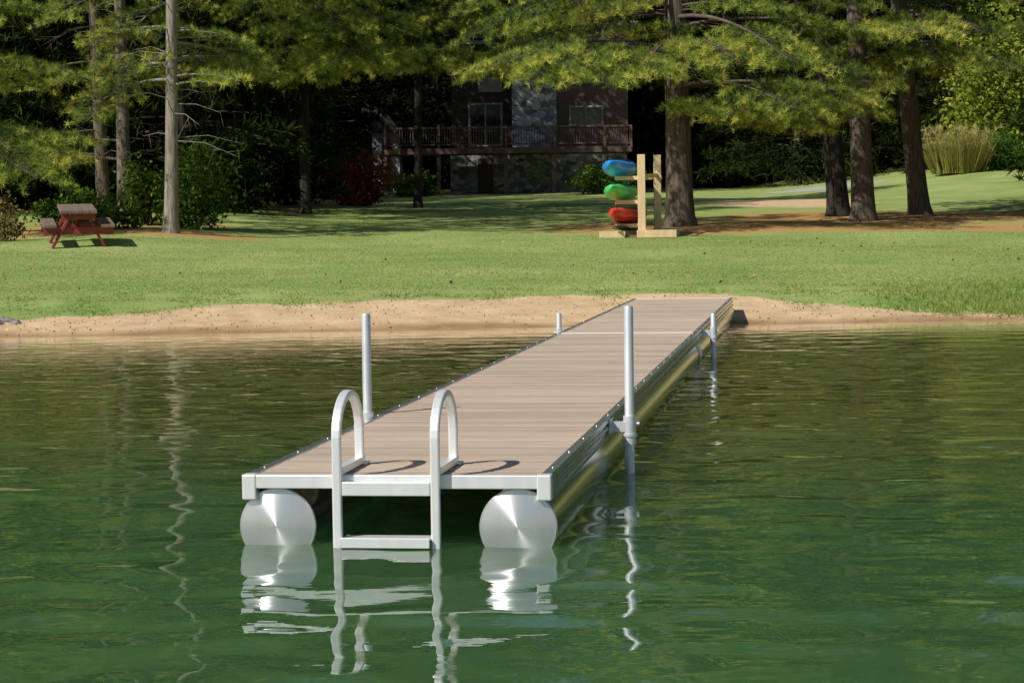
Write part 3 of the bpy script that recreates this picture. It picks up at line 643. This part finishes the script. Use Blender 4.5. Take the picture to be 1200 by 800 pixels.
        s_.tube([(x + sx * 0.03, y - 0.0, zt - 0.03), (x + sx * 0.050, y, zt - 0.03)], 0.010, 8)
        s_.build('post_bracket', M['galv'], root)
dock()

# ------------------------------------------------------------------ kayak rack and kayaks
RY = 51.0
def rack():
    b0 = gp(752, RY); root = empty('kayak_rack', b0, 0, 'wooden kayak rack of pale timber in front of the large pine', 'rack')
    for k, (dx, dy) in enumerate(((0, 0), (0.48, 1.7))):
        zg = float(terr(b0.x + dx, b0.y + dy)) - b0.z; h = 1.90
        MB().box(dx - 0.085, dx + 0.085, dy - 0.07, dy + 0.07, zg - 0.05, zg + h).build('post', M['wood'], root, bevel=0.006)
        MB().box(dx - 0.12, dx + (0.78 if k == 0 else 0.5), dy - 0.22, dy - 0.073, zg + 0.0, zg + 0.17).build('base_foot', M['wood'], root, bevel=0.006)
        MB().box(dx - 0.98, dx - 0.40, dy - 0.30, dy - 0.10, zg + 0.0, zg + 0.15).build('base_foot', M['wood'], root, bevel=0.006)
        MB().box(dx - 0.42, dx - 0.10, dy - 0.20, dy - 0.12, zg - 0.01, zg + 0.06).build('foot_link', M['old_wood'], root)
        for z in (0.32, 0.86, 1.41):
            MB().box(dx - 0.60, dx + 0.12, dy + 0.0705, dy + 0.12, zg + z - 0.09, zg + z).build('arm', M['wood'], root, bevel=0.004)
    MB().bar((0.0, 0.0, 1.4), (0.48, 1.7, 1.45), 0.04, 0.09).build('side_rail', M['wood'], root)
    return b0
def kayak(base, rz, matk, label, rx=0, ry=0):
    root = empty('kayak', base, rz, label, 'kayak', None); root.rotation_euler = (rx, ry, rz)
    mb = MB(); n, k = 33, 24; Lh = 1.55; zs = 0.20
    def sect(t): a = abs(t); return 0.36 * max(0.0, 1 - a ** 2.0) ** 0.85 + 0.006, 0.12 * t * t, 0.155 * max(0, 1 - a ** 2.2) ** 0.6 + 0.012, 0.20 * max(0, 1 - a ** 2.8) ** 0.7 + 0.012
    for i in range(n):
        t = -1 + 2 * i / (n - 1); w_, sh, tp_, bt = sect(t)
        for j in range(k):
            a = 2 * math.pi * j / k; cx, sz = math.cos(a), math.sin(a)
            mb.v.append((w_ * math.copysign(abs(cx) ** 0.85, cx), t * Lh, zs + sh + (tp_ * sz if sz > 0 else bt * sz)))
    for i in range(n - 1):
        for j in range(k): mb.face([i * k + j, i * k + (j + 1) % k, (i + 1) * k + (j + 1) % k, (i + 1) * k + j], True)
    mb.face(list(range(k))); mb.face(list(range((n - 1) * k, n * k)))
    mb.build('hull', matk, root)
    ck = MB(); pts = []
    for j in range(28):
        a = 2 * math.pi * j / 28; pts.append((0.22 * math.cos(a), 0.05 + 0.45 * math.sin(a), zs + 0.150))
    ck.v = [(0, 0.05, zs + 0.170)] + pts
    for j in range(28): ck.face([0, 1 + j, 1 + (j + 1) % 28], False)
    ck.build('cockpit', M['dark'], root); MB().tube(pts, 0.018, 8, closed=True).build('coaming', M['dark'], root)
    for sgn in (-1, 1):
        MB().tube([(-0.05, sgn * 1.32, zs + 0.16), (-0.03, sgn * 1.36, zs + 0.21), (0.03, sgn * 1.36, zs + 0.21), (0.05, sgn * 1.32, zs + 0.16)], 0.012, 6).build('grab_handle', M['dark'], root)
    return root
rb0 = rack()
for z, m_, lab, dx, rz in ((1.415, 'blue', 'bright blue kayak on the top arms of the wooden rack', -0.44, -0.20), (0.865, 'green', 'green kayak on the middle arms of the wooden rack', -0.41, -0.20), (0.325, 'red', 'red kayak on the bottom arms of the wooden rack', -0.26, -0.28)):
    kayak((rb0.x + dx, rb0.y + 0.95, rb0.z + z), rz, M[m_], lab, 0.012)
kayak((rb0.x - 0.28, rb0.y + 0.95, rb0.z + 0.165), -0.24, M['brownk'], 'dark brown kayak lying on the ground under the red one', 0.012).scale = (0.8, 0.95, 0.34)

# ------------------------------------------------------------------ picnic table
def picnic():
    b0 = gp(90, PICY); root = empty('picnic_table', b0, R(14), 'picnic table with red legs and weathered brown top on the left lawn', 'table'); root.rotation_euler = (R(5.2), 0, R(14)); root.scale = (0.94, 0.94, 0.96); Lh = 0.88
    t = MB()
    for i in range(5): t.box(-0.38 + i * 0.154, -0.38 + i * 0.154 + 0.146, -Lh, Lh, 0.72, 0.785)
    t.build('tabletop', M['old_wood'], root, bevel=0.004)
    for sx in (-1, 1):
        t = MB()
        for i in range(2): t.box(*sorted((sx * (0.47 + i * 0.145), sx * (0.47 + i * 0.145 + 0.138))), -Lh, Lh, 0.425, 0.485)
        t.build('bench', M['old_wood'], root, bevel=0.004)
    for y in (-0.6, 0.6):
        for sx in (-1, 1): MB().bar((sx * 0.56, y + 0.025 * sx, -0.02), (sx * 0.16, y + 0.025 * sx, 0.715), 0.05, 0.23, (0, 1, 0)).build('leg', M['red_paint'], root)
        MB().box(-0.74, 0.74, y - 0.085, y - 0.053, 0.27, 0.424).build('bench_beam', M['red_paint'], root)
        MB().box(-0.36, 0.36, y - 0.085, y - 0.053, 0.58, 0.719).build('top_beam', M['red_paint'], root)
        MB().bar((0, y * 0.95, 0.37), (0, y * 0.15, 0.70), 0.04, 0.09).build('brace', M['red_paint'], root)
picnic()

# ------------------------------------------------------------------ house
def house():
    Yh = 112.0; b0 = gp(632, Yh); root = empty('house', b0, 0, 'brown house with field stone chimney and raised wooden deck behind the trees', 'house'); off = b0
    def hb(mb, px0, px1, py0, py1, Y0, Y1):
        a = P(px0, (py0 + py1) / 2, Yh); b_ = P(px1, (py0 + py1) / 2, Yh); zc = (px0 + px1) / 2
        mb.box(a.x, b_.x, Y0, Y1, P(zc, py1, Yh).z, P(zc, py0, Yh).z); return mb
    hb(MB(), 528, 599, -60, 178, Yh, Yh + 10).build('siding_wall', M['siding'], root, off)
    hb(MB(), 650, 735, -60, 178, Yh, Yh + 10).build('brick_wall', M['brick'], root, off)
    hb(MB(), 528, 735, 178.2, 245, Yh + 0.05, Yh + 10).build('stone_base', M['stone'], root, off)
    hb(MB(), 598.5, 650.5, -130, 178, Yh - 0.5, Yh + 2).build('chimney', M['stone'], root, off)
    zr = P(600, -60, Yh).z; rf = MB(); xa, xb = P(515, 0, Yh).x, P(748, 0, Yh).x
    rf.v = [(xa, Yh - 1, zr - 0.3), (xb, Yh - 1, zr - 0.3), (xb, Yh + 5, zr + 3), (xa, Yh + 5, zr + 3), (xa, Yh + 11, zr - 0.3), (xb, Yh + 11, zr - 0.3),
             (xa, Yh - 1, zr - 0.05), (xb, Yh - 1, zr - 0.05), (xb, Yh + 5, zr + 3.25), (xa, Yh + 5, zr + 3.25), (xa, Yh + 11, zr - 0.05), (xb, Yh + 11, zr - 0.05)]
    for f in ((0, 1, 2, 3), (3, 2, 5, 4), (6, 7, 8, 9), (9, 8, 11, 10), (0, 1, 7, 6), (4, 5, 11, 10), (0, 3, 9, 6), (3, 4, 10, 9), (1, 2, 8, 7), (2, 5, 11, 8)): rf.face(list(f))
    rf.build('roof', M['roof'], root, off)
    for (x0, x1, y0, y1) in ((549, 589, 121, 172), (560, 588, 78, 108), (668, 707, 72, 98), (667, 707, 124, 148), (667, 707, 22, 48), (545, 588, 20, 52)):
        mb = MB(); t = 2
        hb(mb, x0, x1, y0, y0 + t, Yh - 0.09, Yh - 0.003); hb(mb, x0, x1, y1 - t, y1, Yh - 0.09, Yh - 0.003)
        hb(mb, x0, x0 + t, y0 + t, y1 - t, Yh - 0.09, Yh - 0.003); hb(mb, x1 - t, x1, y0 + t, y1 - t, Yh - 0.09, Yh - 0.003)
        hb(mb, (x0 + x1) / 2 - 0.8, (x0 + x1) / 2 + 0.8, y0 + t, y1 - t, Yh - 0.08, Yh - 0.003)
        wn = mb.build('window', M['white'], root, off)
        hb(MB(), x0 + t, x1 - t, y0 + t, y1 - t, Yh - 0.04, Yh - 0.004).build('pane', M['glass'], wn, off)
    mb = MB(); hb(mb, 560, 578, 186, 232, Yh - 0.02, Yh + 0.04); mb.build('door', M['dark_wood'], root, off)
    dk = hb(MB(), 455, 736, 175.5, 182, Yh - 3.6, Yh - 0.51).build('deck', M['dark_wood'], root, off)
    mb = MB(); hb(mb, 455, 736, 151.5, 153.6, Yh - 3.55, Yh - 3.45); hb(mb, 455, 736, 171, 172.4, Yh - 3.53, Yh - 3.47)
    x = 457
    while x < 735: hb(mb, x, x + 0.9, 153.6, 171, Yh - 3.52, Yh - 3.48); x += 3.0
    mb.build('railing', M['dark_wood'], dk, off)
    for x in (456, 517, 593, 648, 705, 735):
        hb(MB(), x - 1.3, x + 1.3, 150, 175.4, Yh - 3.66, Yh - 3.56).build('rail_post', M['dark_wood'], dk, off)
        if x < 721: hb(MB(), x - 2.2, x + 2.2, 182.2, 245, Yh - 3.5, Yh - 3.3).build('support_post', M['dark_wood'], root, off)
    for x in (593, 648):
        for sg in (-1, 1):
            a = P(x, 196, Yh); b_ = P(x + sg * 13, 183.5, Yh); MB().bar((a.x, Yh - 3.4, a.z), (b_.x, Yh - 3.4, b_.z), 0.12, 0.12, (0, 1, 0)).build('brace', M['dark_wood'], root, off)
    b1 = gp(447, 116); sh = empty('outbuilding', b1, 0, 'pale grey outbuilding glimpsed left of the house deck', 'shed')
    hb(MB(), 431, 464, 152, 240, 116, 120).build('wall', M['pale'], sh, b1)
    hb(MB(), 443, 453, 160, 236, 115.93, 115.997).build('door', M['dark_wood'], sh, b1)
    a = P(427, 152, 112); c = P(468, 152, 112); rf = MB(); rf.prism([(a.x, a.z + 0.0), (c.x, a.z + 0.0), ((a.x + c.x) / 2, a.z + 1.0)], 115.6, 120.4); rf.build('roof', M['roof'], sh, b1)
house()
